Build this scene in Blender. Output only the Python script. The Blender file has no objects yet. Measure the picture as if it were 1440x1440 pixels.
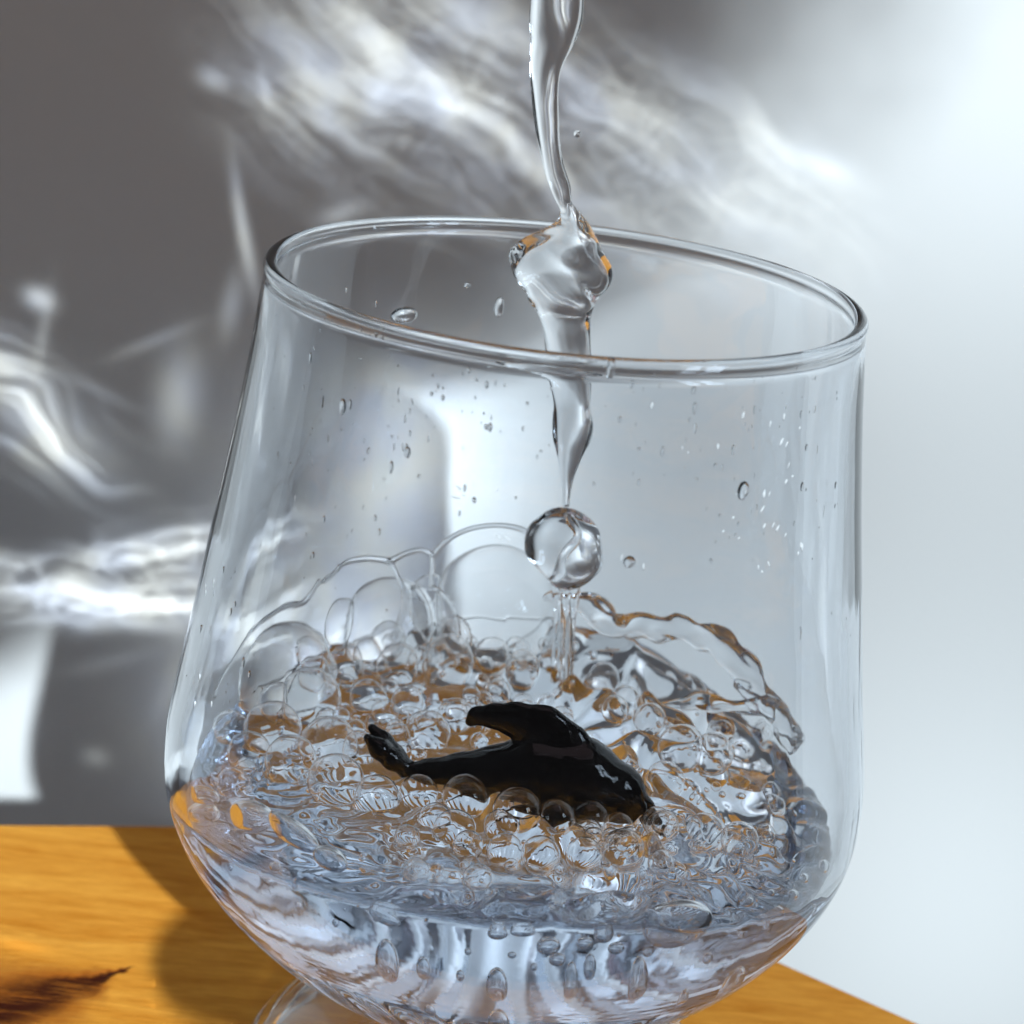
import bpy, math, random
import numpy as np
from mathutils import Vector, Matrix

# ------------------------------------------------------------------ camera
sc = bpy.context.scene
F = 2888.0 / 1440.0                       # focal length over frame width
PITCH, ROLL = math.radians(19.0), math.radians(6.0)
_f = np.array([0, math.cos(PITCH), -math.sin(PITCH)])
_r = np.array([1., 0, 0]); _u = np.cross(_r, _f)
CR = math.cos(ROLL) * _r + math.sin(ROLL) * _u
CU = math.cos(ROLL) * _u - math.sin(ROLL) * _r
CAM = np.array([-0.00384, -0.25563, 0.17730])
cd = bpy.data.cameras.new('camera'); cam = bpy.data.objects.new('camera', cd)
sc.collection.objects.link(cam)
m = Matrix(((CR[0], CU[0], -_f[0], CAM[0]), (CR[1], CU[1], -_f[1], CAM[1]),
            (CR[2], CU[2], -_f[2], CAM[2]), (0, 0, 0, 1)))
cam.matrix_world = m
cd.sensor_width = 36; cd.sensor_height = 36; cd.lens = 36 * F
cd.clip_start = 0.01; cd.clip_end = 20
cd.dof.use_dof = True; cd.dof.focus_distance = 0.262; cd.dof.aperture_fstop = 30.0
sc.camera = cam

# ------------------------------------------------------------------ render, world, exposure
sc.render.engine = 'CYCLES'
cy = sc.cycles
cy.max_bounces = 36; cy.transmission_bounces = 36; cy.glossy_bounces = 10; cy.diffuse_bounces = 3
cy.transparent_max_bounces = 16
cy.caustics_reflective = True; cy.caustics_refractive = True
cy.blur_glossy = 0.3; cy.sample_clamp_indirect = 16.0; cy.sample_clamp_direct = 0
cy.use_denoising = True
try: cy.denoiser = 'OPENIMAGEDENOISE'
except Exception: pass
sc.view_settings.view_transform = 'Standard'; sc.view_settings.look = 'None'
sc.view_settings.gamma = 1; sc.view_settings.exposure = 0.14
w = bpy.data.worlds.new('World'); sc.world = w; w.use_nodes = True
bg = w.node_tree.nodes['Background']
bg.inputs[0].default_value = (1.0, 0.93, 0.97, 1); bg.inputs[1].default_value = 0.022

WALL_Y = 0.24
def ray(px, py):
    d = _f + CR * ((px - 720) / 2888) + CU * ((720 - py) / 2888)
    return d / np.linalg.norm(d)
def at_z(px, py, z):
    d = ray(px, py); return CAM + d * ((z - CAM[2]) / d[2])
def at_y(px, py, y):
    d = ray(px, py); return CAM + d * ((y - CAM[1]) / d[1])
def scale_at(p):                          # metres spanned by one photo pixel at p
    return float((np.asarray(p) - CAM) @ _f) / 2888.0

# ------------------------------------------------------------------ node helper
class G:
    """tiny expression builder for shader trees"""
    def __init__(s, nt): s.nt = nt
    def n(s, t, **k):
        x = s.nt.nodes.new(t)
        for a, b in k.items(): setattr(x, a, b)
        return x
    def put(s, sock, v):
        if isinstance(v, bpy.types.NodeSocket): s.nt.links.new(v, sock)
        else: sock.default_value = v
    def m(s, op, *a, clamp=False):
        x = s.n('ShaderNodeMath', operation=op, use_clamp=clamp)
        for i, v in enumerate(a): s.put(x.inputs[i], v)
        return x.outputs[0]
    def add(s, *a):
        r = a[0]
        for b in a[1:]: r = s.m('ADD', r, b)
        return r
    def mul(s, *a):
        r = a[0]
        for b in a[1:]: r = s.m('MULTIPLY', r, b)
        return r
    def smooth(s, v, lo, hi, a=0.0, b=1.0):
        x = s.n('ShaderNodeMapRange', interpolation_type='SMOOTHSTEP')
        for i, q in enumerate((v, lo, hi, a, b)): s.put(x.inputs[i], q)
        return x.outputs[0]
    def vec(s, x, y, z):
        c = s.n('ShaderNodeCombineXYZ')
        for i, q in enumerate((x, y, z)): s.put(c.inputs[i], q)
        return c.outputs[0]
    def noise(s, v, scale, detail=2, rough=.5, dist=0.0):
        x = s.n('ShaderNodeTexNoise'); s.put(x.inputs['Vector'], v)
        x.inputs['Scale'].default_value = scale; x.inputs['Detail'].default_value = detail
        x.inputs['Roughness'].default_value = rough; x.inputs['Distortion'].default_value = dist
        return x.outputs[0]

# ------------------------------------------------------------------ lamps
SUN = np.array([-0.29, 1.0, -0.50]); SUN /= np.linalg.norm(SUN)
def pattern_spot(name, pos, target, watts, colour, radius, cone, pattern):
    """a spot lamp whose beam carries an uneven light pattern, laid out on the wall plane it falls on"""
    ld = bpy.data.lights.new(name, 'SPOT'); ld.energy = watts; ld.color = colour
    ld.shadow_soft_size = radius; ld.spot_size = math.radians(cone); ld.spot_blend = 0.05
    o = bpy.data.objects.new(name, ld); sc.collection.objects.link(o)
    o.location = pos
    o.rotation_euler = Vector(np.asarray(target) - np.asarray(pos)).to_track_quat('-Z', 'Y').to_euler()
    ld.use_nodes = True; nt = ld.node_tree; g = G(nt)
    em = [n for n in nt.nodes if n.type == 'EMISSION'][0]
    geo = g.n('ShaderNodeNewGeometry'); sp = g.n('ShaderNodeSeparateXYZ')
    nt.links.new(geo.outputs['Incoming'], sp.inputs[0])
    ix, iy, iz = sp.outputs
    so_ = g.n('ShaderNodeSeparateXYZ'); nt.links.new(geo.outputs['Position'], so_.inputs[0])
    run = g.m('SUBTRACT', WALL_Y, so_.outputs[1])
    X = g.add(g.mul(g.m('DIVIDE', ix, iy), run), so_.outputs[0])
    Z = g.add(g.mul(g.m('DIVIDE', iz, iy), run), so_.outputs[2])
    # work in hundredths of a metre along the wall
    U = g.mul(X, 100.0); V = g.mul(Z, 100.0)
    res = pattern(g, U, V)
    if isinstance(res, tuple):
        nt.links.new(res[1], em.inputs['Color']); res = res[0]
    nt.links.new(res, em.inputs['Strength'])
    return o
def wuv(px, py):
    p = at_y(px, py, WALL_Y); return p[0] * 100, p[2] * 100
PX = 100 * scale_at(at_y(720, 720, WALL_Y))        # cm on the wall per photo pixel
def blob(g, U, V, px, py, sx, sy, ang=0.0, amp=1.0):
    """soft spot of light, centred on a photo position, sizes in photo pixels"""
    cu, cv = wuv(px, py); a = math.radians(ang) - ROLL * 0
    du = g.m('SUBTRACT', U, cu); dv = g.m('SUBTRACT', V, cv)
    c, s = math.cos(a), math.sin(a)
    p = g.add(g.mul(du, c / (sx * PX)), g.mul(dv, -s / (sx * PX)))
    q = g.add(g.mul(du, s / (sy * PX)), g.mul(dv, c / (sy * PX)))
    e = g.add(g.mul(p, p), g.mul(q, q))
    return g.mul(g.m('POWER', 2.7183, g.mul(e, -1.0)), amp)

def sun_pattern(g, U, V):
    # shade of an unseen jug, drawn into the beam over the upper left wall
    v = g.vec(U, V, 0.0)
    nz = g.noise(v, 0.30, 2, .5)
    cu, cv = wuv(1000, 150)
    a = math.radians(32)
    d = g.add(g.mul(g.m('SUBTRACT', U, cu), math.cos(a)), g.mul(g.m('SUBTRACT', V, cv), -math.sin(a)), g.mul(g.m('SUBTRACT', nz, .5), 3.0))
    edge = g.smooth(d, -3.0, 5.0)
    # lower edge of the drawn shade runs from the left of the frame up to the middle
    u0, v0 = wuv(0, 915); u1, v1 = wuv(600, 560); sl = (v1 - v0) / (u1 - u0)
    d2 = g.add(g.m('SUBTRACT', g.mul(g.m('SUBTRACT', U, u0), sl), g.m('SUBTRACT', V, v0)), g.mul(g.m('SUBTRACT', nz, .5), 1.0))
    low = g.smooth(d2, -.9, 1.8)
    left = g.smooth(g.add(U, g.mul(g.m('SUBTRACT', nz, .5), 1.5)), wuv(-60, 500)[0], wuv(-220, 500)[0])     # drawn light left of the frame, seen refracted in the water
    lit = g.m('MAXIMUM', g.m('MAXIMUM', edge, left), g.mul(low, 0.95))
    soft = g.add(0.45, blob(g, U, V, 1440, 60, 420, 400, 0, .32), blob(g, U, V, 1350, 1280, 380, 420, 0, .28),  # brighter and dimmer areas drawn into the beam
                 blob(g, U, V, 640, 690, 150, 210, 0, .62), blob(g, U, V, 0, 1050, 300, 260, 0, .55))
    soft = g.m('MAXIMUM', soft, g.mul(g.smooth(V, -8.2, -8.8, 0.0, 1.0), g.smooth(U, -2.0, -7.0, 0.0, 1.0)))
    dim = g.m('SUBTRACT', 1.0, blob(g, U, V, 1010, 660, 200, 190, 0, .22))
    # round table shade beside the foot, drawn into the beam (wall plane -> table plane along the sun)
    ty = g.add(24.0, g.mul(V, 2.0)); tx = g.add(U, g.mul(V, -.58))
    a1 = g.m('SUBTRACT', tx, -2.2); a2 = g.m('SUBTRACT', ty, 1.9)
    dd = g.m('SQRT', g.add(g.mul(a1, a1), g.mul(a2, a2)))
    table_shade = g.m('MAXIMUM', g.smooth(dd, 3.25, 3.5), g.smooth(V, -8.6, -8.2))
    leak = g.smooth(g.noise(g.vec(g.mul(tx, .55), g.add(g.mul(ty, 1.5), g.mul(tx, .6)), 2.0), 1.0, 2, .5, .5), .56, .68, 0.0, .65)  # noise spots of light drawn inside the table shade
    table_shade = g.m('MAXIMUM', table_shade, leak)
    return g.mul(lit, soft, dim, table_shade)

def caustic_pattern(g, U, V):  # wall caustics drawn into the beam
    v = g.vec(U, V, 0.0)
    warp = g.m('SUBTRACT', g.noise(v, 0.22, 2, .5), .5)
    def streaks(ang, su, sv, off, wk, lo=.40, hi=.72):
        a = math.radians(ang); c, s = math.cos(a), math.sin(a)
        p = g.add(g.mul(U, c), g.mul(V, -s)); q = g.add(g.mul(U, s), g.mul(V, c), g.mul(warp, wk))
        n = g.noise(g.vec(g.mul(p, su), g.mul(q, sv), off), 1.0, 3, .55)
        return g.smooth(n, lo, hi)
    st1 = streaks(32, .15, .85, 1.0, 2.5, .40, .72)
    st2 = streaks(-8, .22, 2.4, 7.0, 3.0, .43, .64)
    st3 = streaks(26, .16, 2.6, 4.0, 3.5, .42, .64)
    fine = g.m('POWER', g.smooth(g.m('ABSOLUTE', g.m('SUBTRACT', g.noise(g.vec(g.mul(U, .8), V, 3.0), 1.1, 2, .5, .9), .5)), .13, .0), 2.0)
    top = g.add(blob(g, U, V, 560, 60, 150, 90, 20, .55), blob(g, U, V, 430, 165, 120, 70, 38, .55), blob(g, U, V, 640, 190, 170, 90, 30, .5),
                blob(g, U, V, 860, 200, 240, 90, 28, .7), blob(g, U, V, 1080, 230, 180, 60, 26, .3))
    fan = g.add(blob(g, U, V, 70, 610, 95, 48, 34, 1.3), blob(g, U, V, 10, 520, 70, 40, 28, .8))
    band = g.add(blob(g, U, V, 110, 845, 230, 30, -2, 1.2), blob(g, U, V, 225, 770, 110, 30, -16, 1.2), blob(g, U, V, 260, 825, 90, 40, -6, .6), blob(g, U, V, 60, 800, 120, 20, 6, .5))
    r = g.add(g.mul(top, g.add(.10, g.mul(st1, 1.15), g.mul(st3, .22), g.mul(fine, .22))),
              g.mul(fan, g.add(.35, g.mul(st3, 1.2))),
              g.mul(band, g.add(.28, g.mul(st2, 1.25), g.mul(fine, .7))),
              # single bright licks, and glows drawn over the bowl's shadow
              blob(g, U, V, 55, 420, 20, 15, 20, .9), blob(g, U, V, 345, 340, 9, 66, -14, .5), blob(g, U, V, 252, 560, 30, 66, 4, .45),
              blob(g, U, V, 300, 112, 20, 13, 24, .45), blob(g, U, V, 372, 122, 9, 30, -18, .45), blob(g, U, V, 325, 430, 14, 45, 8, .28),
              blob(g, U, V, 215, 480, 60, 9, -28, .20), blob(g, U, V, 130, 545, 60, 9, 22, .18), blob(g, U, V, 1165, 235, 40, 15, 20, .4), blob(g, U, V, 1110, 210, 90, 14, 28, .22),
              blob(g, U, V, 135, 1065, 20, 16, 0, .22), blob(g, U, V, 620, 130, 14, 40, -30, .35), blob(g, U, V, 530, 140, 16, 20, 0, .35),
              blob(g, U, V, 545, 680, 85, 150, 8, 1.0), blob(g, U, V, 430, 720, 110, 170, 0, .42), blob(g, U, V, 480, 300, 30, 12, -24, .35),
              blob(g, U, V, 30, 1000, 30, 90, 0, .1), blob(g, U, V, 205, 880, 60, 12, 4, .35), blob(g, U, V, 120, 880, 25, 12, 0, .5),
              blob(g, U, V, 160, 930, 70, 12, -20, .12), blob(g, U, V, 230, 980, 12, 50, 20, .10), blob(g, U, V, 60, 470, 9, 60, 8, .25), blob(g, U, V, 335, 280, 7, 60, -10, .22),
              # glow drawn into the middle of the bowl's shadow, brightens the foam
              blob(g, U, V, 460, 1010, 150, 150, 0, 3.0), blob(g, U, V, 480, 930, 110, 40, 12, .6))
    r = g.mul(r, g.smooth(V, wuv(0, 1150)[1], wuv(0, 1110)[1]))
    # more licks drawn into the beam, aimed at the table
    for px, py, sx, sy, an, am in ((275, 1400, 34, 9, 28, 1.1), (240, 1425, 26, 10, 40, .9), (300, 1425, 30, 7, 20, .8), (330, 1330, 40, 10, -30, .25), (225, 1385, 12, 10, 0, .6), (30, 1330, 40, 16, 10, .35)):
        T = at_z(px, py, 0); k_ = (WALL_Y - LB[1]) / (T[1] - LB[1]); W_ = np.array(LB) + (T - np.array(LB)) * k_
        cu_, cv_ = W_[0] * 100, W_[2] * 100; kk = 100 * scale_at(T) * k_
        a_ = math.radians(an); c_, s_ = math.cos(a_), math.sin(a_); du = g.m('SUBTRACT', U, cu_); dv = g.mul(g.m('SUBTRACT', V, cv_), .55)
        p_ = g.add(g.mul(du, c_ / (sx * kk)), g.mul(dv, -s_ / (sx * kk))); q_ = g.add(g.mul(du, s_ / (sy * kk)), g.mul(dv, c_ / (sy * kk)))
        r = g.add(r, g.mul(g.m('POWER', 2.7183, g.mul(g.add(g.mul(p_, p_), g.mul(q_, q_)), -1.0)), am))
    # noise tints the drawn light, bluish to near white
    k = g.smooth(g.noise(v, .5, 2), .35, .65)
    mix = g.n('ShaderNodeMix', data_type='RGBA'); g.put(mix.inputs[0], k)
    mix.inputs[6].default_value = (.74, .84, 1.0, 1); mix.inputs[7].default_value = (.94, 1.0, .99, 1)
    return r, mix.outputs[2]

LP = np.array([0, 0, .06]) - SUN * 2.0
pattern_spot('sunlight', LP, (0, .05, .05), 296, (.825, .93, 1.0), .016, 70, sun_pattern)
LB = (0.05, -0.62, 1.35)
pattern_spot('painted_caustic_lamp', LB, (-0.01, .15, .04), 130, (1.0, 1.0, 1.0), .0006, 40, caustic_pattern)  # added overhead lamp that projects the drawn caustics
def area(name, pos, target, size, watts, colour):
    ld = bpy.data.lights.new(name, 'AREA'); ld.shape = 'RECTANGLE'; ld.size, ld.size_y = size; ld.energy = watts; ld.color = colour
    o = bpy.data.objects.new(name, ld); sc.collection.objects.link(o); o.location = pos
    o.rotation_euler = Vector(np.asarray(target) - np.asarray(pos)).to_track_quat('-Z', 'Y').to_euler()
for k, (du, dv) in enumerate(((-.11, -.17), (.11, -.17), (-.11, .17), (.11, .17))):      # the four panes of a window
    area('window_pane_light', (1.1 + du * .56, -0.75 + du * .83, .75 + dv), (0, 0, .06), (.15, .25), 1.0, (.70, .85, 1.0))
area('overhead_fill', (0.1, -.25, 1.5), (0, 0, 0), (1.1, 1.1), 1.25, (1.0, .74, .80))  # added fill lamp overhead; whitens the rim, tints the shade reddish

# ------------------------------------------------------------------ materials
def material(name):
    mt = bpy.data.materials.new(name); mt.use_nodes = True; nt = mt.node_tree
    nt.nodes.clear(); out = nt.nodes.new('ShaderNodeOutputMaterial')
    return mt, G(nt), out
def mat_glass(name, ior, colour, rough=0.0, bump=None):
    mt, g, out = material(name)
    b = g.n('ShaderNodeBsdfGlass'); b.inputs['Color'].default_value = (*colour, 1); b.inputs['IOR'].default_value = ior
    b.inputs['Roughness'].default_value = rough
    if bump:
        tc = g.n('ShaderNodeTexCoord'); bp = g.n('ShaderNodeBump')
        bp.inputs['Distance'].default_value = bump[1]; bp.inputs['Strength'].default_value = 1.0
        mp = g.n('ShaderNodeMapping'); mp.inputs['Scale'].default_value = bump[2]
        g.nt.links.new(tc.outputs['Object'], mp.inputs[0])
        g.nt.links.new(g.noise(mp.outputs[0], bump[0], 2, .5), bp.inputs['Height']); g.nt.links.new(bp.outputs[0], b.inputs['Normal'])
    g.nt.links.new(b.outputs[0], out.inputs['Surface'])
    return mt
M_GLASS = mat_glass('clear_glass', 1.50, (.975, .987, 1.0), 0.0, (110, .00006, (1, 1, .14)))
M_WATER = mat_glass('water', 1.333, (.992, .996, 1.0))
M_POOL = mat_glass('deep_water', 1.333, (.995, .998, 1.0))
_nt = M_POOL.node_tree; _va = _nt.nodes.new('ShaderNodeVolumeAbsorption'); _va.inputs['Color'].default_value = (.36, .62, 1.0, 1); _va.inputs['Density'].default_value = 5.0  # blue of reflected skylight put into the water's absorption colour
_nt.links.new(_va.outputs[0], [n for n in _nt.nodes if n.type == 'OUTPUT_MATERIAL'][0].inputs['Volume'])
M_FILM = mat_glass('bubble_film', 1.333, (1, 1, 1))
def mat_principled(name, colour, rough, spec=.5, coat=0):
    mt, g, out = material(name); b = g.n('ShaderNodeBsdfPrincipled')
    b.inputs['Base Color'].default_value = (*colour, 1); b.inputs['Roughness'].default_value = rough
    b.inputs['Specular IOR Level'].default_value = spec; b.inputs['Coat Weight'].default_value = coat; b.inputs['Coat Roughness'].default_value = .04
    g.nt.links.new(b.outputs[0], out.inputs['Surface']); return mt, g, b
M_BLACK, g_, b_ = mat_principled('black_resin', (.0025, .0022, .0022), .08, .3, .2)
M_WHITE, g_, b_ = mat_principled('white_resin', (.75, .76, .76), .25, .5, .4)

M_WALL, g, b = mat_principled('white_wall_paint', (.78, .79, .78), .85, .2)
tc = g.n('ShaderNodeTexCoord')
n1 = g.noise(tc.outputs['Object'], 700, 3, .6); bp = g.n('ShaderNodeBump'); bp.inputs['Distance'].default_value = .0001; bp.inputs['Strength'].default_value = .5
g.nt.links.new(n1, bp.inputs['Height']); g.nt.links.new(bp.outputs[0], b.inputs['Normal'])

M_WOOD, g, b = mat_principled('orange_wood', (.6, .26, .05), .6, .06)
tc = g.n('ShaderNodeTexCoord'); mp = g.n('ShaderNodeMapping'); mp.inputs['Scale'].default_value = (1, 7, 1); mp.inputs['Rotation'].default_value = (0, 0, math.radians(-6))
g.nt.links.new(tc.outputs['Object'], mp.inputs[0])
n1 = g.noise(mp.outputs[0], 30, 5, .6, .8); n2 = g.noise(mp.outputs[0], 190, 6, .7, .3)
cr = g.n('ShaderNodeValToRGB'); g.nt.links.new(g.add(g.mul(n1, .62), g.mul(n2, .38)), cr.inputs[0])
el = cr.color_ramp.elements
el[0].position = .30; el[0].color = (.58, .175, .007, 1); el[1].position = .70; el[1].color = (.98, .46, .070, 1)
# knot crack: a dark reddish split with its own wandering shape
crack_p = [at_z(x, y, 0) for x, y in ((-40, 1428), (20, 1408), (80, 1388), (185, 1362))]
c0, c1 = crack_p[0], crack_p[-1]
dr = (c1 - c0)[:2]; Ln = np.linalg.norm(dr); dr = dr / Ln
so = g.n('ShaderNodeSeparateXYZ'); g.nt.links.new(tc.outputs['Object'], so.inputs[0])
ax = g.m('SUBTRACT', so.outputs[0], float(c0[0])); ay = g.m('SUBTRACT', so.outputs[1], float(c0[1]))
al = g.add(g.mul(ax, dr[0]), g.mul(ay, dr[1])); pe = g.add(g.mul(ax, -dr[1]), g.mul(ay, dr[0]))
wob = g.mul(g.m('SUBTRACT', g.noise(tc.outputs['Object'], 150, 3, .6), .5), .006)
wd = g.mul(g.smooth(al, Ln * 1.05, Ln * .25), .0085)
fac = g.mul(g.smooth(g.m('ABSOLUTE', g.add(pe, wob)), wd, g.mul(wd, .15)), g.smooth(g.noise(mp.outputs[0], 90, 4, .7), .30, .55, .35, 1.0))
mix = g.n('ShaderNodeMix', data_type='RGBA'); g.put(mix.inputs[0], fac); g.nt.links.new(cr.outputs[0], mix.inputs[6]); mix.inputs[7].default_value = (.050, .009, .003, 1)
fr = g.mul(g.smooth(g.m('ABSOLUTE', g.add(pe, g.mul(wob, 1.3))), g.mul(wd, 2.0), g.mul(wd, .5)), .75)
mix2 = g.n('ShaderNodeMix', data_type='RGBA'); g.put(mix2.inputs[0], fr); g.nt.links.new(cr.outputs[0], mix2.inputs[6]); mix2.inputs[7].default_value = (.30, .060, .006, 1)
g.nt.links.new(mix2.outputs[2], mix.inputs[6])
g.nt.links.new(mix.outputs[2], b.inputs['Base Color'])
bp = g.n('ShaderNodeBump'); bp.inputs['Distance'].default_value = .0003; bp.inputs['Strength'].default_value = .6
g.nt.links.new(g.m('SUBTRACT', n2, g.mul(fac, 3.0)), bp.inputs['Height']); g.nt.links.new(bp.outputs[0], b.inputs['Normal'])

# ------------------------------------------------------------------ mesh helpers
col = sc.collection
def mesh_obj(name, verts, faces, mat, parent=None, smooth=True):
    me = bpy.data.meshes.new(name); me.from_pydata([tuple(map(float, v)) for v in verts], [], [tuple(map(int, f)) for f in faces])
    me.materials.append(mat)
    if smooth: me.polygons.foreach_set('use_smooth', [True] * len(me.polygons))
    me.update()
    o = bpy.data.objects.new(name, me); col.objects.link(o)
    if parent: o.parent = parent
    return o
def empty(name, loc=(0, 0, 0)):
    o = bpy.data.objects.new(name, None); o.location = loc; o.empty_display_size = .01; col.objects.link(o); return o
def tag(o, label=None, cat=None, group=None, kind=None):
    if label: o['label'] = label
    if cat: o['category'] = cat
    if group: o['group'] = group
    if kind: o['kind'] = kind
    return o
def spline(pts, n):
    """Catmull-Rom through rows of pts, n samples for each span"""
    P = np.asarray(pts, float); Q = np.vstack([2 * P[0] - P[1], P, 2 * P[-1] - P[-2]])
    out = []
    for i in range(len(P) - 1):
        p0, p1, p2, p3 = Q[i:i + 4]
        for t in np.linspace(0, 1, n, endpoint=False):
            out.append(.5 * ((2 * p1) + (-p0 + p2) * t + (2 * p0 - 5 * p1 + 4 * p2 - p3) * t * t + (-p0 + 3 * p1 - 3 * p2 + p3) * t ** 3))
    out.append(P[-1]); return np.array(out)
def lathe(profile, seg, mod=None):
    """closed profile of (r, z) revolved about the z axis; r == 0 rows become poles"""
    verts, rows = [], []
    a = np.arange(seg) * 2 * math.pi / seg
    for r, z in profile:
        if r < 1e-7: rows.append([len(verts)]); verts.append((0, 0, z))
        else:
            rows.append(list(range(len(verts), len(verts) + seg)))
            q = r + (mod(len(rows) - 1, z, a) if mod else 0)
            verts += list(zip(q * np.cos(a), q * np.sin(a), np.full(seg, z)))
    faces = []
    for A, B in zip(rows[:-1], rows[1:]):
        if len(A) == 1 and len(B) == 1: continue
        for i in range(seg):
            j = (i + 1) % seg
            if len(A) == 1: faces.append((A[0], B[j], B[i]))
            elif len(B) == 1: faces.append((A[i], A[j], B[0]))
            else: faces.append((A[i], A[j], B[j], B[i]))
    return verts, faces
def tube(path, rad, seg=14, flat=1.0, wob=0.0, seed=0):
    """closed tube along path rows with a radius for each; ends rounded off"""
    P = np.asarray(path, float); R = np.asarray(rad, float); rng = np.random.default_rng(seed)
    T = np.gradient(P, axis=0); T /= np.linalg.norm(T, axis=1)[:, None] + 1e-12
    verts, faces = [], []
    up = np.array([0.13, 1.0, .07])
    ph = rng.uniform(0, 6.28, 4)
    for i, (p, t, r) in enumerate(zip(P, T, R)):
        x = np.cross(t, up); x /= np.linalg.norm(x); y = np.cross(x, t)
        for k in range(seg):
            a = 2 * math.pi * k / seg
            q = r * (1 + wob * (math.sin(2 * a + i * .21 + ph[0]) * .6 + math.sin(3 * a - i * .33 + ph[1]) * .5 + math.sin(a + i * .47 + ph[2]) * .4))
            verts.append(p + x * math.cos(a) * q + y * math.sin(a) * q * flat)
    n = len(P)
    for i in range(n - 1):
        for k in range(seg):
            j = (k + 1) % seg
            faces.append((i * seg + k, (i + 1) * seg + k, (i + 1) * seg + j, i * seg + j))
    verts.append(P[0] - T[0] * R[0] * .6); verts.append(P[-1] + T[-1] * R[-1] * .6); e = len(verts)
    for k in range(seg):
        j = (k + 1) % seg
        faces.append((e - 2, k, j)); faces.append((e - 1, (n - 1) * seg + j, (n - 1) * seg + k))
    return verts, [f[::-1] for f in faces]
def fix_normals(o):
    import bmesh
    bm = bmesh.new(); bm.from_mesh(o.data); bmesh.ops.recalc_face_normals(bm, faces=bm.faces); bm.to_mesh(o.data); bm.free(); o.data.update()
def surface_net(field, lo, h):
    """dual surface of field < 0 on a regular grid; returns verts, quads facing outwards"""
    S = field < 0
    nx, ny, nz = field.shape
    cs = np.zeros((nx - 1, ny - 1, nz - 1), np.int8)
    for dx in (0, 1):
        for dy in (0, 1):
            for dz in (0, 1): cs += S[dx:nx - 1 + dx, dy:ny - 1 + dy, dz:nz - 1 + dz]
    act = (cs > 0) & (cs < 8)
    idx = -np.ones(act.shape, np.int64); I = np.argwhere(act); idx[act] = np.arange(len(I))
    acc = np.zeros((len(I), 3)); cnt = np.zeros(len(I))
    corners = [(a, b, c) for a in (0, 1) for b in (0, 1) for c in (0, 1)]
    for c0 in corners:
        for ax in range(3):
            if c0[ax]: continue
            c1 = list(c0); c1[ax] = 1
            f0 = field[I[:, 0] + c0[0], I[:, 1] + c0[1], I[:, 2] + c0[2]]; f1 = field[I[:, 0] + c1[0], I[:, 1] + c1[1], I[:, 2] + c1[2]]
            x = (f0 < 0) != (f1 < 0); t = np.where(x, f0 / np.where(x, f0 - f1, 1), 0)
            for d in range(3): acc[:, d] += np.where(x, c0[d] + (t if d == ax else 0), 0)
            cnt += x
    V = (I + acc / cnt[:, None]) * h + lo
    Q = []
    for ax in range(3):
        b, c = (ax + 1) % 3, (ax + 2) % 3
        sl0 = [slice(None)] * 3; sl1 = [slice(None)] * 3; sl0[ax] = slice(0, -1); sl1[ax] = slice(1, None)
        A, B = S[tuple(sl0)], S[tuple(sl1)]
        E = np.argwhere(A != B); E = E[(E[:, b] > 0) & (E[:, c] > 0) & (E[:, b] < field.shape[b] - 1) & (E[:, c] < field.shape[c] - 1)]
        fl = A[E[:, 0], E[:, 1], E[:, 2]]
        def cell(db, dc):
            q = E.copy(); q[:, b] += db; q[:, c] += dc; return idx[q[:, 0], q[:, 1], q[:, 2]]
        q = np.stack([cell(-1, -1), cell(0, -1), cell(0, 0), cell(-1, 0)], 1)
        q[~fl] = q[~fl][:, ::-1]; Q.append(q)
    return V, np.vstack(Q)
def mesh_fast(name, V, Q, mat, parent=None):
    me = bpy.data.meshes.new(name); n = Q.shape[1]
    me.vertices.add(len(V)); me.vertices.foreach_set('co', np.ascontiguousarray(V, np.float32).ravel())
    me.loops.add(Q.size); me.loops.foreach_set('vertex_index', Q.ravel().astype(np.int32))
    me.polygons.add(len(Q)); me.polygons.foreach_set('loop_start', (np.arange(len(Q)) * n).astype(np.int32))
    me.polygons.foreach_set('use_smooth', np.ones(len(Q), bool))
    me.materials.append(mat); me.update(calc_edges=True); me.validate()
    o = bpy.data.objects.new(name, me); col.objects.link(o)
    if parent: o.parent = parent
    return o
def smax(a, b, k):
    h_ = np.clip(.5 + .5 * (a - b) / k, 0, 1); return b + (a - b) * h_ + k * h_ * (1 - h_)
def smin(a, b, k): return -smax(-a, -b, k)

# ------------------------------------------------------------------ setting: wall
wv = []
for y in (WALL_Y, WALL_Y + .04):
    wv += [(-1.2, y, -.75), (1.2, y, -.75), (1.2, y, 1.1), (-1.2, y, 1.1)]
wall = mesh_obj('wall', wv, [(0, 1, 2, 3), (7, 6, 5, 4), (0, 4, 5, 1), (1, 5, 6, 2), (2, 6, 7, 3), (3, 7, 4, 0)], M_WALL, smooth=False)
tag(wall, 'white painted wall catching streaks of light behind the glass', kind='structure')

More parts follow.
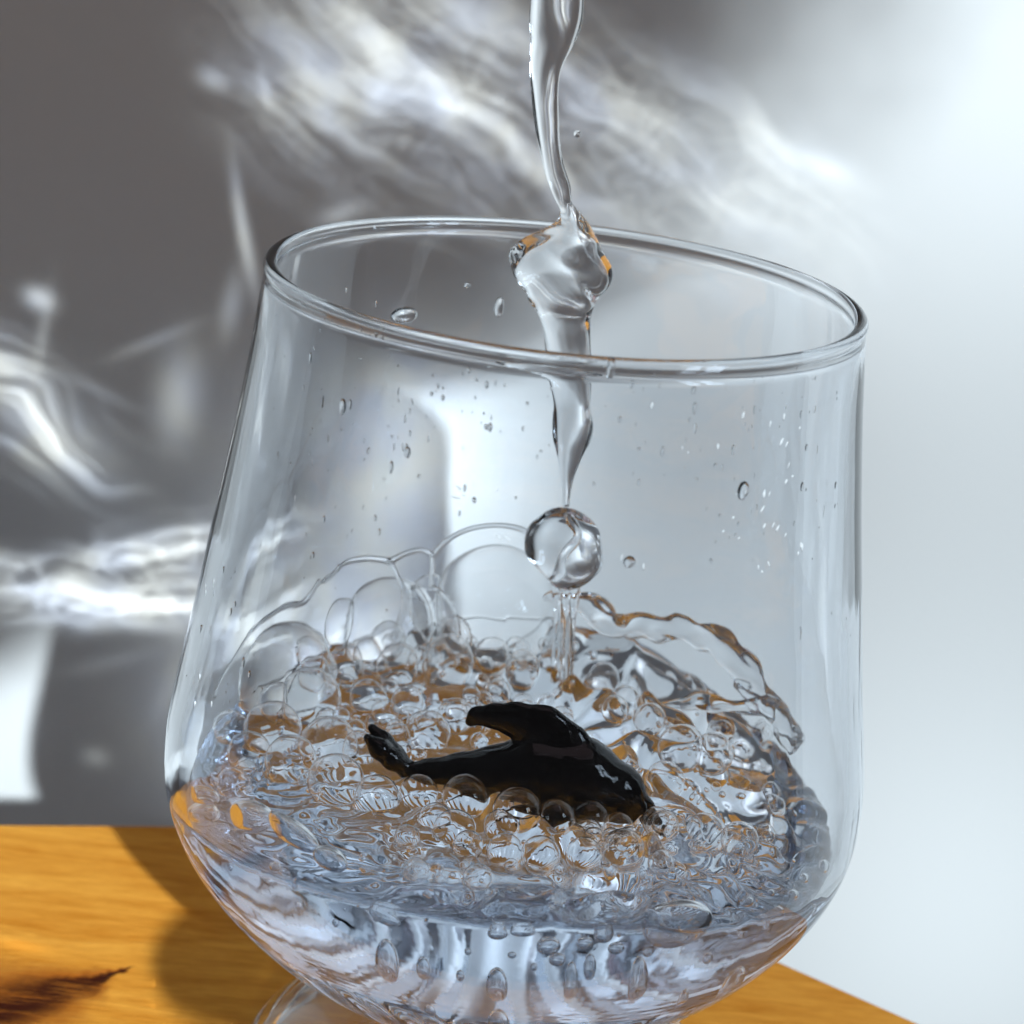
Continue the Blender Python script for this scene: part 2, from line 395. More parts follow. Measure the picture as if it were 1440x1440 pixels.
# ------------------------------------------------------------------ wooden table (clipped corner behind the glass)
pA, pB, pC, pD = at_z(-60, 1157, 0), at_z(240, 1159, 0), at_z(1095, 1349, 0), at_z(1300, 1440, 0)
def meet(p, q, r, s):
    d1, d2 = (q - p)[:2], (s - r)[:2]; t = np.linalg.solve(np.array([d1, -d2]).T, (r - p)[:2]); return p[:2] + d1 * t[0]
K = meet(pA, pB, pC, pD); dl = (pA - pB)[:2]; dl /= np.linalg.norm(dl); drr = (pD - pC)[:2]; drr /= np.linalg.norm(drr)
L1 = K + dl * .30; R1 = K + drr * .16
outline = [L1, K + dl * .012, K + dl * .003 + drr * .003, K + drr * .012, R1, np.array([R1[0] - .03, -.118]), np.array([.06, -.062]), np.array([-.07, -.062]), np.array([L1[0] + .05, -.09])]
ctr = np.mean(outline, axis=0); tv = []; TH = .022
for ins, z in ((.0012, 0), (.0003, -.0004), (0, -.0013), (0, -TH + .0013), (.0013, -TH)):
    for p in outline:
        d = ctr - p; tv.append((*(p + d / np.linalg.norm(d) * ins), z))
n = len(outline); tf = [tuple(range(n))[::-1], tuple(range(4 * n, 5 * n))]
for i in range(4):
    for k in range(n): tf.append((i * n + k, i * n + (k + 1) % n, (i + 1) * n + (k + 1) % n, (i + 1) * n + k))
table = mesh_obj('wooden_table', tv, tf, M_WOOD, smooth=False); fix_normals(table)
tag(table, 'orange grained wooden table top with a dark crack under the glass', 'table')

# ------------------------------------------------------------------ the glass
OUT = [(.0380, .1200), (.0394, .108), (.0411, .096), (.0430, .084), (.0449, .072), (.0463, .064), (.0473, .057), (.0472, .050),
       (.0453, .044), (.0415, .038), (.0361, .032), (.0300, .027), (.0238, .0235), (.0160, .0205), (.0080, .0192)]
prof = spline(OUT, 6)
prof_r, prof_z = prof[:, 0], prof[:, 1]
TW = .0021
dpr = np.gradient(prof, axis=0); nrm = np.stack([-dpr[:, 1], dpr[:, 0]], 1); nrm /= np.linalg.norm(nrm, axis=1)[:, None]
nrm *= np.where(nrm[:, :1] < 0, 1, 1)
th = TW - np.clip((prof_z - .085) / .03, 0, 1) * .0009 + np.clip((.040 - prof_z) / .02, 0, 1) ** 1.5 * .0035            # thick sham at the bottom
inner = prof + np.where((nrm[:, :1] > 0), -1, 1) * nrm * th[:, None]
ok = inner[:, 0] > .004; inner = inner[ok]
def rin(z):
    o = np.argsort(inner[:, 1]); return np.interp(z, inner[o, 1], inner[o, 0], left=0)
ZBOT = inner[:, 1].min()
a = np.linspace(0, math.pi, 11)[1:-1]
bead_c = (.0380 - .00066, .1202); BR = .00088
bead = [(bead_c[0] + BR * math.cos(t), bead_c[1] + BR * math.sin(t)) for t in np.linspace(-.75, math.pi + .75, 17)]
outer_side = [tuple(p) for p in prof if p[1] < .1185]
inner_side = [tuple(p) for p in inner if p[1] < .1185]
full = [(0, .0190)] + outer_side[::-1] + bead + inner_side + [(0, ZBOT - .0001)]
glass = empty('drinking_glass')
tag(glass, 'clear stemmed glass with rounded bowl and thick rim half full of bubbly water', 'glass')
N_IN = 1 + len(outer_side) + len(bead)
def flutes(i, z, a):                       # shallow uneven ribs pressed inside the lower bowl
    if i < N_IN: return 0
    k = np.clip((.0385 - z) / .006, 0, 1) * np.clip((z - ZBOT) / .004, 0, 1)
    return -k * (.00095 * np.cos(32 * a + .8 * np.sin(3 * a)) + .00025 * np.cos(41 * a + 1.3))
v, f = lathe(full, 260, flutes); bowl = mesh_obj('bowl', v, f, M_GLASS, glass); fix_normals(bowl)
# foot: a solid flaring dome under the bowl
foot_p = spline([(.0115, .0191), (.0120, .0178), (.0150, .0160), (.0215, .0138), (.0285, .0100), (.0335, .0055), (.0355, .0022)], 6)
foot = [(0, .0189)] + [tuple(p) for p in foot_p] + [(.0352, .0006), (.0342, .0001), (.0330, .0008), (.0312, .0040), (.0268, .0080), (.0205, .0112), (.0130, .0130), (0, .0136)]
v, f = lathe(foot, 128); ft = mesh_obj('foot', v, f, M_GLASS, glass); fix_normals(ft)

# ------------------------------------------------------------------ water
ZW = .0540
rng = np.random.default_rng(11)
waves = [(rng.uniform(350, 1300), rng.uniform(0, 2 * math.pi), rng.uniform(0, 6.28)) for _ in range(16)]
OXY = at_z(735, 1085, ZW + .0018)[:2]
def water_h(x, y):
    h_ = np.zeros_like(x) + ZW
    r = np.hypot(x, y); e = np.exp(-np.clip(.0455 - r, 0, 1) / .0045); calm = 1 - .8 * np.exp(-np.clip(.0455 - r, 0, 1) / .007)
    wx = x + .0022 * np.sin(260 * y + 1.0) + .0012 * np.sin(610 * x + 2.0); wy = y + .0022 * np.sin(240 * x + .4) + .0012 * np.sin(570 * y)
    for k, an, ph in waves:
        s = np.sin(k * (wx * math.cos(an) + wy * math.sin(an)) + ph)
        h_ = h_ + .25 / k * (s + .35 * s * s) * (.30 + 1.05 / (1 + np.exp(-(x - .004) / .006))) * calm
    an = np.arctan2(y, x)
    h_ = h_ - .0070 * np.clip(np.abs(x) / .045, 0, 1) ** 2.2          # sloshing: low at both sides, high front and back
    # water thrown up the right and the back-left side, meniscus all round
    h_ = h_ + e * (.0012 + .0004 * np.exp(-((an - .15) / .55) ** 2) + .0012 * np.exp(-((np.abs(an) - 2.75) / .45) ** 2))
    # swell on the right where the splash falls back, hollow at the front
    h_ = h_ + .0020 * np.exp(-((x - .022) ** 2 + (y - .008) ** 2) / .011 ** 2) - .0016 * np.exp(-((x + .004) ** 2 + (y + .032) ** 2) / .012 ** 2)
    # the toy presses a trough into the surface
    ox, oy = OXY; h_ = h_ - .0003 * np.exp(-((x - ox) / .017) ** 4 - ((y - oy) / .0070) ** 2)
    return h_

bub = []                                   # (centre, radius, film thickness share)
def put(px, py, rp, lift=.45, t=.034):
    z = ZW
    for _ in range(4):
        p = at_z(px, py, z); R = rp * scale_at(p); z = float(water_h(p[0:1], p[1:2])[0]) + lift * R
    p = at_z(px, py, z)
    rr = np.hypot(p[0], p[1]); lim = float(rin(z)) - R * .55
    if rr > lim and rr > 0: p[:2] *= lim / rr
    bub.append((p, R, t)); return p
# large domes at the back left, pressed together
for b_ in ((498, 850, 66, .35, .034), (597, 872, 48, .5, .036), (578, 820, 34, 1.2, .034), (360, 935, 76, .25, .032), (690, 842, 92, .3, .014),
           # middle sizes
           (432, 982, 47), (487, 932, 27), (516, 925, 26), (556, 938, 30), (628, 935, 36), (515, 978, 26), (572, 985, 24), (428, 915, 26, .8),
           (350, 1055, 30), (382, 1024, 42), (410, 1068, 38), (462, 1046, 42), (474, 1096, 40), (530, 1120, 34, .1), (590, 1114, 28, .1),
           (655, 1118, 33, .1), (728, 1138, 36, .0), (782, 1146, 28, .0), (828, 1146, 28, .0), (868, 1160, 22, .1), (706, 1160, 26, 0), (640, 1165, 30, 0), (612, 1150, 24, 0),
           (710, 1195, 26, 0), (990, 1170, 30), (1036, 1178, 26), (960, 1050, 34), (1003, 1058, 30), (935, 1095, 28), (875, 1192, 30), (760, 1200, 28),
           (820, 1200, 26), (930, 1160, 24), (690, 930, 26), (735, 945, 24), (600, 1030, 34), (560, 1040, 26), (640, 1005, 26),
           (880, 990, 26), (915, 1010, 24), (850, 960, 22), (505, 1050, 26), (540, 1000, 20), (475, 880, 30, 1.3), (640, 900, 28, 1.0), (540, 905, 24, 1.2), (390, 985, 30, .8), (440, 945, 26, .9), (320, 1020, 26, .6), (455, 1005, 16), (330, 1100, 24)):
    put(*b_)
# smaller foam between them
regions = [(430, 905, 800, 1010, 38, 9, 20), (820, 960, 1120, 1190, 26, 7, 24), (560, 1160, 1080, 1235, 22, 7, 22), (330, 1010, 520, 1110, 6, 8, 15), (500, 1000, 680, 1060, 8, 8, 17)]
R_ = random.Random(4)
for x0, y0, x1, y1, cnt, r0, r1 in regions:
    k = tries = 0
    while k < cnt and tries < 2000:
        tries += 1
        px, py, rp = R_.uniform(x0, x1), R_.uniform(y0, y1), r0 + (r1 - r0) * R_.random() ** 1.7
        p = at_z(px, py, ZW); R = rp * scale_at(p)
        if np.hypot(p[0], p[1]) > .0445 - R: continue
        if any(np.linalg.norm((q - p)[:2]) < .80 * (R + S) for q, S, _ in bub[5:]): continue
        put(px, py, rp, R_.uniform(.0, .5), .06); k += 1
# air trapped below the surface along the front of the glass: (px, py, half width, half height, tilt)
under = [(296, 1117, 22, 12, 20), (292, 1148, 24, 22, 0), (362, 1146, 32, 22, 15), (418, 1168, 44, 17, 36), (470, 1205, 26, 16, 30), (546, 1282, 24, 11, 24),
         (552, 1340, 17, 34, 0), (600, 1350, 10, 18, 0), (700, 1372, 15, 28, 0), (703, 1412, 15, 26, 0), (611, 1400, 8, 15, 0), (532, 1408, 15, 9, 10),
         (945, 1292, 52, 30, -12), (1010, 1360, 20, 38, 0), (890, 1368, 14, 40, 0), (800, 1372, 10, 34, 0), (826, 1350, 9, 20, 0), (770, 1322, 17, 14, 0), (782, 1340, 12, 10, 0),
         (845, 1306, 14, 13, 0), (820, 1318, 12, 9, 0), (862, 1325, 12, 9, 0), (700, 1306, 14, 9, 0), (735, 1304, 18, 7, 0), (1064, 1292, 8, 8, 0), (1046, 1262, 6, 6, 0), (1085, 1275, 7, 7, 0),
         (1105, 1252, 7, 7, 0), (1075, 1250, 5, 5, 0), (1120, 1230, 6, 7, 0), (1150, 1215, 7, 10, 0), (650, 1360, 6, 9, 0), (575, 1385, 6, 8, 0), (950, 1385, 8, 22, 0), (985, 1335, 8, 9, 0),
         (660, 1330, 5, 5, 0), (720, 1335, 6, 5, 0), (750, 1350, 5, 6, 0), (1030, 1305, 6, 6, 0), (905, 1330, 8, 7, 0), (430, 1265, 6, 6, 0), (480, 1290, 5, 6, 0), (395, 1215, 8, 7, 0)]
def front_wall(px, py, gap):
    """first point on the view line that is inside the bowl by gap"""
    d = ray(px, py); t = np.linspace(.17, .36, 4000); P = CAM + d * t[:, None]
    s = rin(P[:, 2]) - np.hypot(P[:, 0], P[:, 1]) - gap
    s = np.where((P[:, 2] < ZBOT + gap) | (P[:, 2] > .1), -1, s)
    k = np.argmax(s > 0); return P[k]

def bowl_d(x, y, z):
    r = np.hypot(x, y)
    return np.maximum((r - (rin(z) + .0003)) * .8, (ZBOT - .00025) - z)
H = .00046
lo = np.array([-.0475, -.0475, ZBOT - .0012]); N = ((np.array([.0475, .0475, .0665]) - lo) / H).astype(int) + 1
gx, gy, gz = [lo[i] + np.arange(N[i]) * H for i in range(3)]
X2, Y2 = np.meshgrid(gx, gy, indexing='ij'); HH = water_h(X2, Y2)
fld = np.empty(tuple(N), np.float32)
rr2 = np.hypot(X2, Y2)
for k, z in enumerate(gz):
    fld[:, :, k] = smax((z - HH) * .75, np.maximum((rr2 - (rin(z) + .0003)) * .8, (ZBOT - .00025) - z), .0006)
for c, R, t in bub:
    Ri = R * (1 - t * .5); i0 = np.maximum(((c - Ri - .002 - lo) / H).astype(int), 0); i1 = np.minimum(((c + Ri + .002 - lo) / H).astype(int) + 2, N)
    if (i1 <= i0).any(): continue
    sl = tuple(slice(a_, b_) for a_, b_ in zip(i0, i1))
    D = np.sqrt((gx[sl[0]][:, None, None] - c[0]) ** 2 + (gy[sl[1]][None, :, None] - c[1]) ** 2 + (gz[sl[2]][None, None, :] - c[2]) ** 2)
    fld[sl] = smax(fld[sl], (Ri - D).astype(np.float32), .0004)
V, Q = surface_net(fld, lo, H)
def water_f(P):
    f_ = smax((P[:, 2] - water_h(P[:, 0], P[:, 1])) * .75, bowl_d(P[:, 0], P[:, 1], P[:, 2]), .0006)
    for c, R, t in bub:
        Ri = R * (1 - t * .5); near = np.abs(P - c).max(1) < Ri + .002
        if near.any(): f_[near] = smax(f_[near], Ri - np.linalg.norm(P[near] - c, axis=1), .0004)
    return f_
for _ in range(1):
    e = 4e-5; f0 = water_f(V); gr = np.stack([(water_f(V + e * np.eye(3)[i]) - f0) / e for i in range(3)], 1)
    st = -(f0 / np.maximum((gr ** 2).sum(1), .2))[:, None] * gr
    ln = np.linalg.norm(st, axis=1)[:, None]; V = V + st * np.minimum(1, .6 * H / np.maximum(ln, 1e-12))
water = empty('water', (0, 0, 0))
tag(water, 'churning clear water with foam and bubbles inside the bowl of the glass', 'water')
mesh_fast('water_body', V, Q, M_POOL, water)

# bubbles -----------------------------------------------------------------
def ico(sub):
    import bmesh
    bm = bmesh.new(); bmesh.ops.create_icosphere(bm, subdivisions=sub, radius=1)
    v_ = np.array([x.co[:] for x in bm.verts]); f_ = np.array([[q.index for q in x.verts] for x in bm.faces]); bm.free(); return v_, f_
ICO = {k: ico(k) for k in (2, 3, 4, 5)}
def bubble_mesh(i):
    c, R, t = bub[i]
    dv, fc = ICO[5 if R > .004 else 4 if R > .0022 else 3]
    rad = np.full(len(dv), R)
    for j, (c2, R2, t2) in enumerate(bub):
        if j == i: continue
        d = np.linalg.norm(c2 - c)
        if d >= R + R2 or d < abs(R - R2) * 1.02: continue
        n_ = (c2 - c) / d; h_ = (d * d + R * R - R2 * R2) / (2 * d) - .00004
        if h_ < .12 * R: h_ = .12 * R
        cs = dv @ n_; lim = np.where(cs > .05, h_ / np.maximum(cs, .05), 9)
        rad = smin(rad, lim, .10 * R)
    # stay inside the bowl
    P = c + dv * rad[:, None]
    for _ in range(2):
        rr = np.hypot(P[:, 0], P[:, 1]); lim = rin(P[:, 2]) - .0002; ex = rr > lim
        P[ex, :2] *= (lim[ex] / rr[ex])[:, None]
    inn = c + (P - c) * (1 - t)
    keep = (P[:, 2] > water_h(P[:, 0], P[:, 1]) - .0004)[fc].any(1)
    fk = fc[keep]; n_ = len(dv)
    if len(fk) < 4: return None
    ed = {}
    for a_, b_, c_ in fk:
        for u, v_ in ((a_, b_), (b_, c_), (c_, a_)): ed[(u, v_)] = 1
    faces = [tuple(x) for x in fk] + [tuple(x[::-1] + n_) for x in fk]
    for (u, v_) in ed:
        if (v_, u) not in ed: faces += [(v_, u, u + n_), (v_, u + n_, v_ + n_)]
    used = np.unique(np.array(faces)); mp_ = -np.ones(2 * n_, int); mp_[used] = np.arange(len(used))
    return np.vstack([P, inn])[used], mp_[np.array(faces)]
small_v, small_f, off = [], [], 0
for i in range(len(bub)):
    r_ = bubble_mesh(i)
    if r_ is None: continue
    mesh_fast('bubble', r_[0], r_[1], M_FILM, water)
# trapped air: the surface of each faces inwards, air inside and water outside
for px, py, rw, rh, tl in under:
    q = front_wall(px, py, .0004); s = scale_at(q); a_, b_ = rw * s, rh * s
    depth = min(a_, b_) * .8
    q = front_wall(px, py, .0004 + depth * .9)
    dv, fc = ICO[4 if max(a_, b_) > .0015 else 3]
    tlr = math.radians(tl); ct, st_ = math.cos(tlr), math.sin(tlr)
    e1 = CR * ct - CU * st_; e2 = CR * st_ + CU * ct
    P = q + dv[:, :1] * a_ * e1 + dv[:, 1:2] * b_ * e2 + dv[:, 2:3] * depth * _f
    for _ in range(2):
        rr = np.hypot(P[:, 0], P[:, 1]); lim = rin(P[:, 2]) - .0003; ex = rr > lim
        P[ex, :2] *= (lim[ex] / rr[ex])[:, None]
    det = np.linalg.det(np.stack([e1, e2, _f]))
    mesh_fast('air_bubble', P, fc if det < 0 else fc[:, ::-1], M_WATER, water)
# fine fizz, too small to pick apart
fv, ff = [], []; dv, fc = ICO[2]; off = 0
while len(fv) < 240:
    px, py = R_.uniform(300, 1130), R_.uniform(900, 1290)
    p = at_z(px, py, ZW); R = R_.uniform(2.2, 6.0) * scale_at(p)
    if np.hypot(p[0], p[1]) > .0445: continue
    p[2] = float(water_h(p[0:1], p[1:2])[0]) + R_.uniform(-.0025, -R)
    if any(np.linalg.norm(q - p) < S + R for q, S, _ in bub): continue
    fv.append(p + dv * R); ff.append(fc[:, ::-1] + off); off += len(dv)
tag(mesh_fast('fizz', np.vstack(fv), np.vstack(ff), M_WATER, water), 'fine fizz of tiny air bubbles under the water surface', kind='stuff')
# liquid edges where the big films meet
def film_edge(pts, y, name='film_edge'):
    sp_ = spline([(*at_y(px, py, yy), r * .000105) for (px, py, r), yy in zip(pts, y)], 8)
    v_, f_ = tube(sp_[:, :3], sp_[:, 3], 10); o = mesh_obj(name, v_, f_, M_WATER, water); fix_normals(o)
film_edge([(602, 835, 5), (604, 805, 4), (606, 790, 5), (628, 768, 4), (660, 753, 3.5), (695, 748, 3.5), (730, 753, 4), (752, 765, 5)], [.033] * 8)
film_edge([(606, 790, 4), (585, 783, 4), (560, 790, 4), (541, 798, 5), (510, 795, 4.5), (470, 803, 4), (440, 825, 3.5)], [.033, .033, .033, .033, .033, .033, .032])
film_edge([(541, 798, 4), (553, 818, 4), (562, 838, 4), (560, 870, 3.5), (548, 905, 3.5)], [.033] * 5)
film_edge([(602, 835, 4), (622, 845, 3.5), (636, 870, 3.5), (642, 905, 4)], [.033, .033, .032, .031])
film_edge([(440, 825, 4), (415, 853, 4), (385, 852, 4), (350, 868, 4), (318, 905, 4), (297, 950, 4), (292, 975, 4)], [.030, .028, .026, .022, .018, .013, .010])
# rope of water thrown up at the right, with the torn edge below it
def rope(pts, seed, wob=.32, flat=.6, name='splash'):
    sp_ = spline([(*at_y(px, py, yy), r * .000112) for px, py, r, yy in pts], 8)
    v_, f_ = tube(sp_[:, :3], sp_[:, 3], 22, flat, wob, seed); o = mesh_obj(name, v_, f_, M_WATER, water); fix_normals(o); return o
rope([(764, 850, 4, .030), (785, 850, 9, .030), (812, 856, 16, .030), (838, 868, 20, .030), (858, 888, 15, .030), (880, 890, 16, .029), (912, 890, 21, .028), (945, 893, 17, .027),
      (975, 897, 15, .026), (1010, 910, 20, .024), (1042, 935, 21, .022), (1066, 965, 18, .019), (1090, 992, 15, .016), (1112, 1012, 16, .013), (1130, 1040, 12, .009)], 3)
rope([(930, 992, 6, .020), (968, 988, 8, .020), (1005, 986, 12, .019), (1035, 992, 9, .018), (1070, 992, 13, .016), (1105, 1008, 16, .013), (1122, 1050, 12, .008)], 5)
rope([(1060, 965, 5, .019), (1040, 962, 5, .020), (1072, 985, 7, .018), (1100, 1003, 8, .015)], 8)

# ------------------------------------------------------------------ stream poured from above
st_p = [(784, -60, 30, .9), (783, 0, 33, .9), (781, 32, 33, .9), (776, 62, 28, .9), (768, 95, 22, .9), (767, 130, 19, .9), (769, 165, 18, .9), (772, 200, 16, .9), (777, 230, 15, .9), (785, 258, 15, .9), (792, 282, 11, 1),
        (802, 298, 13, 1), (806, 318, 24, .9), (792, 345, 50, .7), (787, 370, 63, .6), (788, 395, 66, .6), (790, 420, 54, .65), (792, 440, 40, .7), (795, 465, 35, .8), (797, 490, 33, .8), (800, 515, 32, .8),
        (804, 545, 28, .8), (806, 575, 25, .8), (806, 600, 27, .8), (803, 625, 25, .8), (800, 650, 17, .9), (797, 680, 9, 1), (796, 705, 5, 1), (795, 720, 5, 1)]
SY = .024
def stream_mesh(pts, name, parent, wob, seed, seg=40, lumpy=0, hollow=False):
    rows = spline([(*at_y(px, py, SY), hw, fl) for px, py, hw, fl in pts], 7)
    rg = np.random.default_rng(seed); ph = rg.uniform(0, 6.28, 8); vv, fc_ = [], []
    s = scale_at((0, SY, .09)); nR = len(rows)
    for i, (x, y, z, hw, fl) in enumerate(rows):
        lump = lumpy * math.exp(-((hw - 58) / 15) ** 2) if lumpy else 0
        for k in range(seg):
            a_ = 2 * math.pi * k / seg; u = i * .075
            q = 1 + wob * (.5 * math.sin(2 * a_ + u + ph[0]) + .4 * math.sin(3 * a_ - 1.4 * u + ph[1]) + .10 * math.sin(5 * a_ + 1.9 * u + ph[2]) + .3 * math.sin(u * 2.3 + ph[3]) * math.sin(a_ + ph[4])) + lump * (.6 * math.sin(2 * a_ + i * .17 + ph[5]) + .45 * math.sin(3 * a_ - i * .24 + ph[6]) + .15 * math.sin(5 * a_ + i * .3))
            vv.append((x + math.cos(a_) * hw * s * q, y + math.sin(a_) * hw * s * fl * q, z + hw * s * .05 * math.sin(3 * a_ + u)))
    for i in range(nR - 1):
        for k in range(seg):
            j = (k + 1) % seg; fc_.append((i * seg + k, i * seg + j, (i + 1) * seg + j, (i + 1) * seg + k))
    fc_.append(tuple(range(seg))); fc_.append(tuple(range((nR - 1) * seg, nR * seg))[::-1])
    o = mesh_obj(name, vv, fc_, M_WATER, parent); fix_normals(o)
    if hollow: o.data.flip_normals()
    return o
stream = empty('water_stream', tuple(at_y(795, 900, SY)))
tag(stream, 'twisting stream of clear water pouring down into the glass from above', 'water')
def keep_parent(o, p):
    o.parent = p; o.matrix_parent_inverse = Matrix.Translation(-p.location)
keep_parent(stream_mesh(st_p, 'jet', None, .13, 2, 48, .16), stream)
keep_parent(stream_mesh([(796, 724, 4, 1), (795, 729, 18, 1), (794, 738, 33, 1), (794, 752, 46, 1), (794, 770, 54, 1), (795, 790, 54, 1), (796, 808, 45, 1), (796, 822, 31, 1), (795, 832, 18, 1), (795, 836, 8, 1)], 'bulge', None, .07, 9, 40, .05), stream)
keep_parent(stream_mesh([(797, 738, 5, .8), (800, 750, 8, .6), (806, 764, 5, .8), (801, 778, 7, .6), (794, 790, 4, .8), (790, 804, 6, .6), (783, 815, 5, .8)], 'air_thread', None, .2, 31, 20, 0, True), stream)
for k, (x0, x1, w_) in enumerate(((783, 786, 8), (796, 795, 9), (808, 803, 7))):
    keep_parent(stream_mesh([(x0, 828, w_, 1), (x0, 850, w_ * .9, 1), (x1, 880, w_, 1), (x1 - 2, 915, w_ * 1.1, 1), (x1 - 4, 960, w_ * .9, 1)], 'strand', None, .12, 20 + k, 20), stream)

# ------------------------------------------------------------------ toy orca
OC = at_z(735, 1085, ZW + .0018); OS = scale_at(OC)
def P2(px, py, dep=0.0):                   # side view laid out upright through the middle of the glass
    return np.array([(px - 735), dep, -(py - 1085)]) * OS
def rcone(P, a_, b_, ra, rb, sq=1.0):
    Q_ = P.copy(); Q_[..., 1] /= sq; A = a_.copy(); B = b_.copy(); A[1] /= sq; B[1] /= sq
    ba = B - A; t = np.clip(((Q_ - A) @ ba) / (ba @ ba), 0, 1); c = A + t[..., None] * ba
    return (np.linalg.norm(Q_ - c, axis=-1) - (ra + (rb - ra) * t)) * min(1, sq ** .5)
def orca_f(P):
    d = None
    body = [(572, 1092, 12), (605, 1091, 20), (650, 1090, 30), (700, 1090, 44), (755, 1085, 60), (815, 1089, 60), (862, 1109, 46), (900, 1134, 25), (926, 1150, 11)]
    for (x0, y0, r0), (x1, y1, r1) in zip(body[:-1], body[1:]):
        q = rcone(P, P2(x0, y0), P2(x1, y1), r0 * OS, r1 * OS, .82); d = q if d is None else smin(d, q, 6 * OS)
    fin = [(788, 1044, 44), (760, 1018, 38), (726, 1004, 26), (696, 1000, 18), (671, 1001, 13), (661, 1010, 7)]
    df = None
    for (x0, y0, r0), (x1, y1, r1) in zip(fin[:-1], fin[1:]):
        q = rcone(P, P2(x0, y0), P2(x1, y1), r0 * OS, r1 * OS, .46); df = q if df is None else smin(df, q, 5 * OS)
    d = smin(d, df, 6 * OS)
    for sg in (-1, 1):                     # flukes, lifted; flippers
        for (x0, y0, z0, r0), (x1, y1, z1, r1) in (((578, 1092, 0, 9), (552, 1070, 6 * sg, 15)), ((552, 1070, 6 * sg, 15), (534, 1052, 12 * sg, 14)), ((534, 1052, 12 * sg, 14), (519, 1034, 17 * sg, 6))):
            d = smin(d, rcone(P, P2(x0, y0, z0), P2(x1, y1, z1), r0 * OS, r1 * OS), 7 * OS)
        for (x0, y0, z0, r0), (x1, y1, z1, r1) in (((810, 1122, 30 * sg, 20), (772, 1140, 44 * sg, 15)), ((772, 1140, 44 * sg, 15), (735, 1148, 50 * sg, 6))):
            d = smin(d, rcone(P, P2(x0, y0, z0), P2(x1, y1, z1), r0 * OS, r1 * OS), 8 * OS)
    mouth = rcone(P, P2(888, 1150), P2(930, 1156), 1.6 * OS, 1.6 * OS, 30)
    return smax(d, -mouth, 2 * OS)
OH = .00024
lo2 = np.array([-.024, -.011, -.0125]); N2 = ((np.array([.0225, .011, .0125]) - lo2) / OH).astype(int)
ax_ = [lo2[i] + np.arange(N2[i]) * OH for i in range(3)]
GP = np.stack(np.meshgrid(*ax_, indexing='ij'), -1)
V, Q = surface_net(orca_f(GP), lo2, OH); del GP
for _ in range(2):
    e = 3e-5; f0 = orca_f(V); gr = np.stack([(orca_f(V + e * np.eye(3)[i]) - f0) / e for i in range(3)], 1)
    V = V - np.clip(f0 / np.maximum((gr ** 2).sum(1), .25), -OH, OH)[:, None] * gr
orca = empty('toy_orca', tuple(OC)); orca.rotation_euler = (0, -ROLL * 0.9, math.radians(-4))
tag(orca, 'glossy black toy orca with swept back fin floating among the bubbles', 'toy')
mesh_fast('body', V, Q, M_BLACK, orca)

# ------------------------------------------------------------------ loose drops
def drop(px, py, y, rp, label, group=None, stretch=1.0):
    p = at_y(px, py, y); R = rp * scale_at(p); dv, fc = ICO[3]
    o = mesh_fast('water_drop', dv * R * np.array([1, 1, stretch]), fc, M_WATER); o.location = p
    tag(o, label, 'drop', group)
drop(812, 188, SY, 5.5, 'tiny round drop of water in the air right of the stream')
def on_wall(px, py, back, side):
    """point of the bowl wall on the view line: front or back, inner or outer face"""
    d = ray(px, py); t = np.linspace(.17, .36, 6000); P = CAM + d * t[:, None]
    zz = np.clip(P[:, 2], .02, .12)
    rad = rin(zz) if side < 0 else np.interp(zz, prof_z[::-1], prof_r[::-1])
    s = rad - np.hypot(P[:, 0], P[:, 1]); ins = np.where((s > 0) & (P[:, 2] < .1195))[0]
    if len(ins) == 0: return None
    return P[ins[-1] if back else ins[0]]
def wall_drop_geo(p, a_, b_, side):
    n_ = np.array([p[0], p[1], 0]) / np.hypot(p[0], p[1]); tng = np.array([-n_[1], n_[0], 0]); up = np.array([0, 0, 1.])
    dv, fc = ICO[2] if max(a_, b_) < .0008 else ICO[3]
    return dv[:, :1] * a_ * tng + dv[:, 1:2] * b_ * up + dv[:, 2:3] * min(a_, b_) * .55 * n_ * 1.0, fc
for px, py, aw, bh, back, lab in ((568, 443, 22, 12, True, 'large pale drop clinging inside the back of the bowl below the rim'),
                                  (702, 432, 7, 15, True, 'slanted drop on the back of the bowl left of the stream'),
                                  (657, 401, 5, 4, True, 'small round drop high on the back of the bowl'),
                                  (482, 572, 6, 12, False, 'bright upright drop on the left front of the bowl'),
                                  (573, 636, 5, 9, False, 'small drop on the front of the bowl above the foam'),
                                  (858, 518, 6, 12, False, 'glinting drop at the front rim right of the stream'),
                                  (1045, 690, 10, 14, False, 'bright irregular drop on the right front of the bowl'),
                                  (885, 790, 9, 9, False, 'bright drop on the bowl right of the bulge in the stream')):
    p = on_wall(px, py, back, -1 if back else 1)
    if p is None: continue
    s = scale_at(p); v_, f_ = wall_drop_geo(p, aw * s, bh * s, 1)
    o = mesh_fast('water_drop', v_, f_, M_WATER); o.location = p; fix_normals(o); tag(o, lab, 'drop')
fv, ff, off = [], [], 0
spots = [(380, 400, 560, 860, 120), (560, 520, 780, 640, 60), (960, 500, 1150, 800, 110), (260, 780, 380, 1050, 60), (820, 520, 960, 700, 40), (560, 620, 760, 740, 16), (1130, 500, 1200, 1000, 40)]
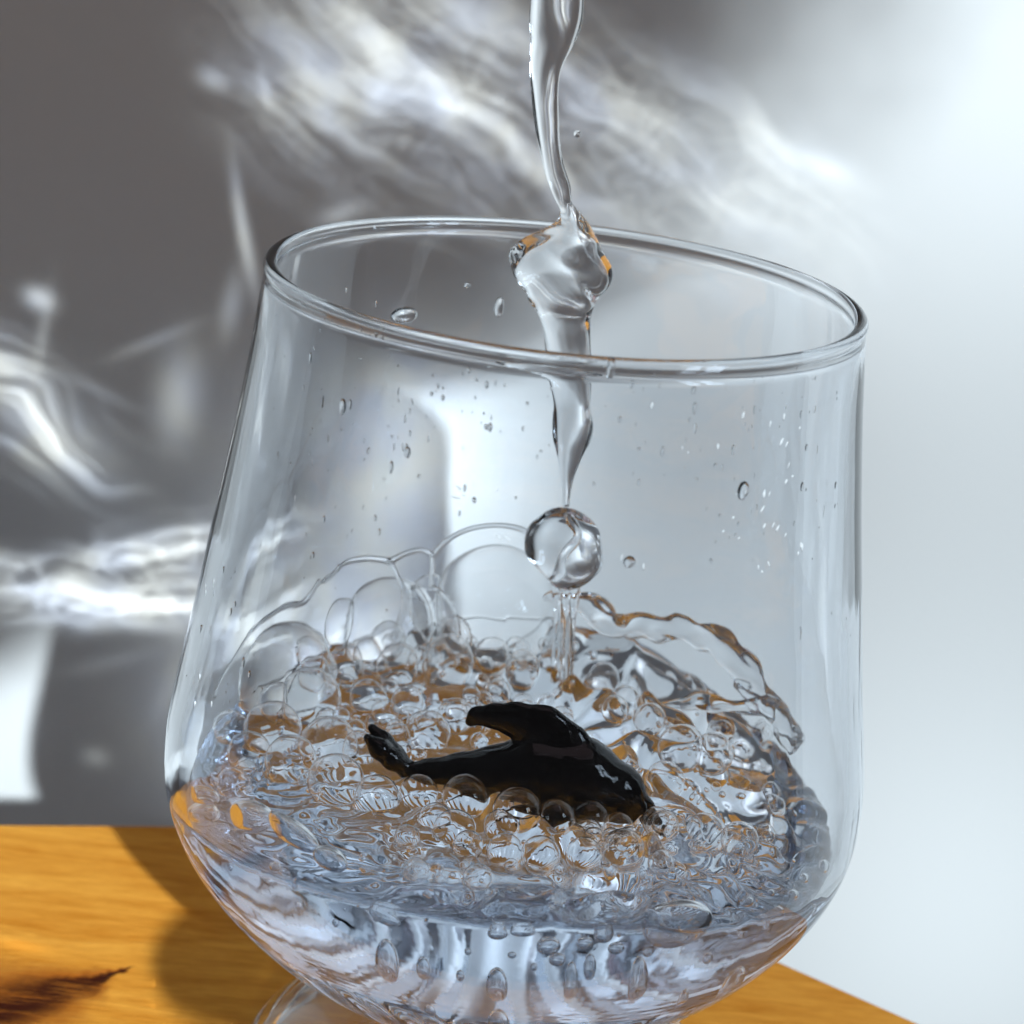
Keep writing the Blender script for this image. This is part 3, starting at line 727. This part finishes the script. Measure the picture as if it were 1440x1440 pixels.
for x0, y0, x1, y1, cnt in spots:
    for _ in range(int(cnt * .45)):
        px, py = R_.uniform(x0, x1), R_.uniform(y0, y1); p = on_wall(px, py, R_.random() < .25, 1)
        if p is None: continue
        s = scale_at(p); a_ = (1.0 + 2.6 * R_.random() ** 3) * s; b_ = a_ * R_.uniform(1.0, 3.2)
        v_, f_ = wall_drop_geo(p, a_, b_, 1); fv.append(v_ + p); ff.append(f_ + off); off += len(v_)
sp_o = mesh_fast('spray', np.vstack(fv), np.vstack(ff), M_WATER); fix_normals(sp_o)
tag(sp_o, 'fine spray of tiny water specks on the wall of the glass bowl', 'drops', kind='stuff')

# small white flecks of froth stuck to the bowl
M_FROTH, g_, b_ = mat_principled('white_froth', (.85, .88, .90), .4, .5)
fv, ff, off = [], [], 0
def fleck(px, py, aw, bh, tilt):
    global off
    p = on_wall(px, py, False, 1)
    if p is None: return
    s = scale_at(p); v_, f_ = wall_drop_geo(p, aw * s, bh * s, 1)
    n_ = np.array([p[0], p[1], 0]) / np.hypot(p[0], p[1]); q = Matrix.Rotation(math.radians(tilt), 3, Vector(n_))
    v_ = np.array(v_) @ np.array(q).T * .96 + p; fv.append(v_); ff.append(f_ + off); off += len(v_)
for cx, cy_, sx, sy, cnt, tl in ((640, 690, 14, 9, 6, 75), (665, 692, 22, 4, 5, 75), (1072, 695, 10, 10, 9, -25), (1108, 668, 6, 12, 5, -20), (1065, 745, 24, 10, 12, -35), (1100, 615, 12, 8, 6, -30),
                                (1065, 800, 12, 9, 5, 20), (880, 795, 12, 10, 4, 0), (716, 752, 12, 8, 4, 60), (1125, 770, 5, 16, 5, 0), (640, 540, 70, 14, 16, 5), (1090, 590, 30, 10, 8, -10), (560, 600, 60, 30, 10, 8), (900, 600, 40, 40, 8, 5), (420, 680, 30, 40, 8, 12), (470, 600, 20, 30, 5, 10), (290, 880, 12, 70, 12, 14), (862, 518, 2, 6, 3, 0)):
    for _ in range(max(2, int(cnt * .6))):
        b2 = R_.uniform(1.5, 5.5); fleck(R_.gauss(cx, sx), R_.gauss(cy_, sy), R_.uniform(1.0, 2.2), b2 * 1.3, tl + R_.uniform(-15, 15))
fl_o = mesh_fast('froth_flecks', np.vstack(fv), np.vstack(ff), M_FROTH); fix_normals(fl_o)
tag(fl_o, 'scattered tiny white froth flecks on the front of the bowl', 'flecks', kind='stuff')
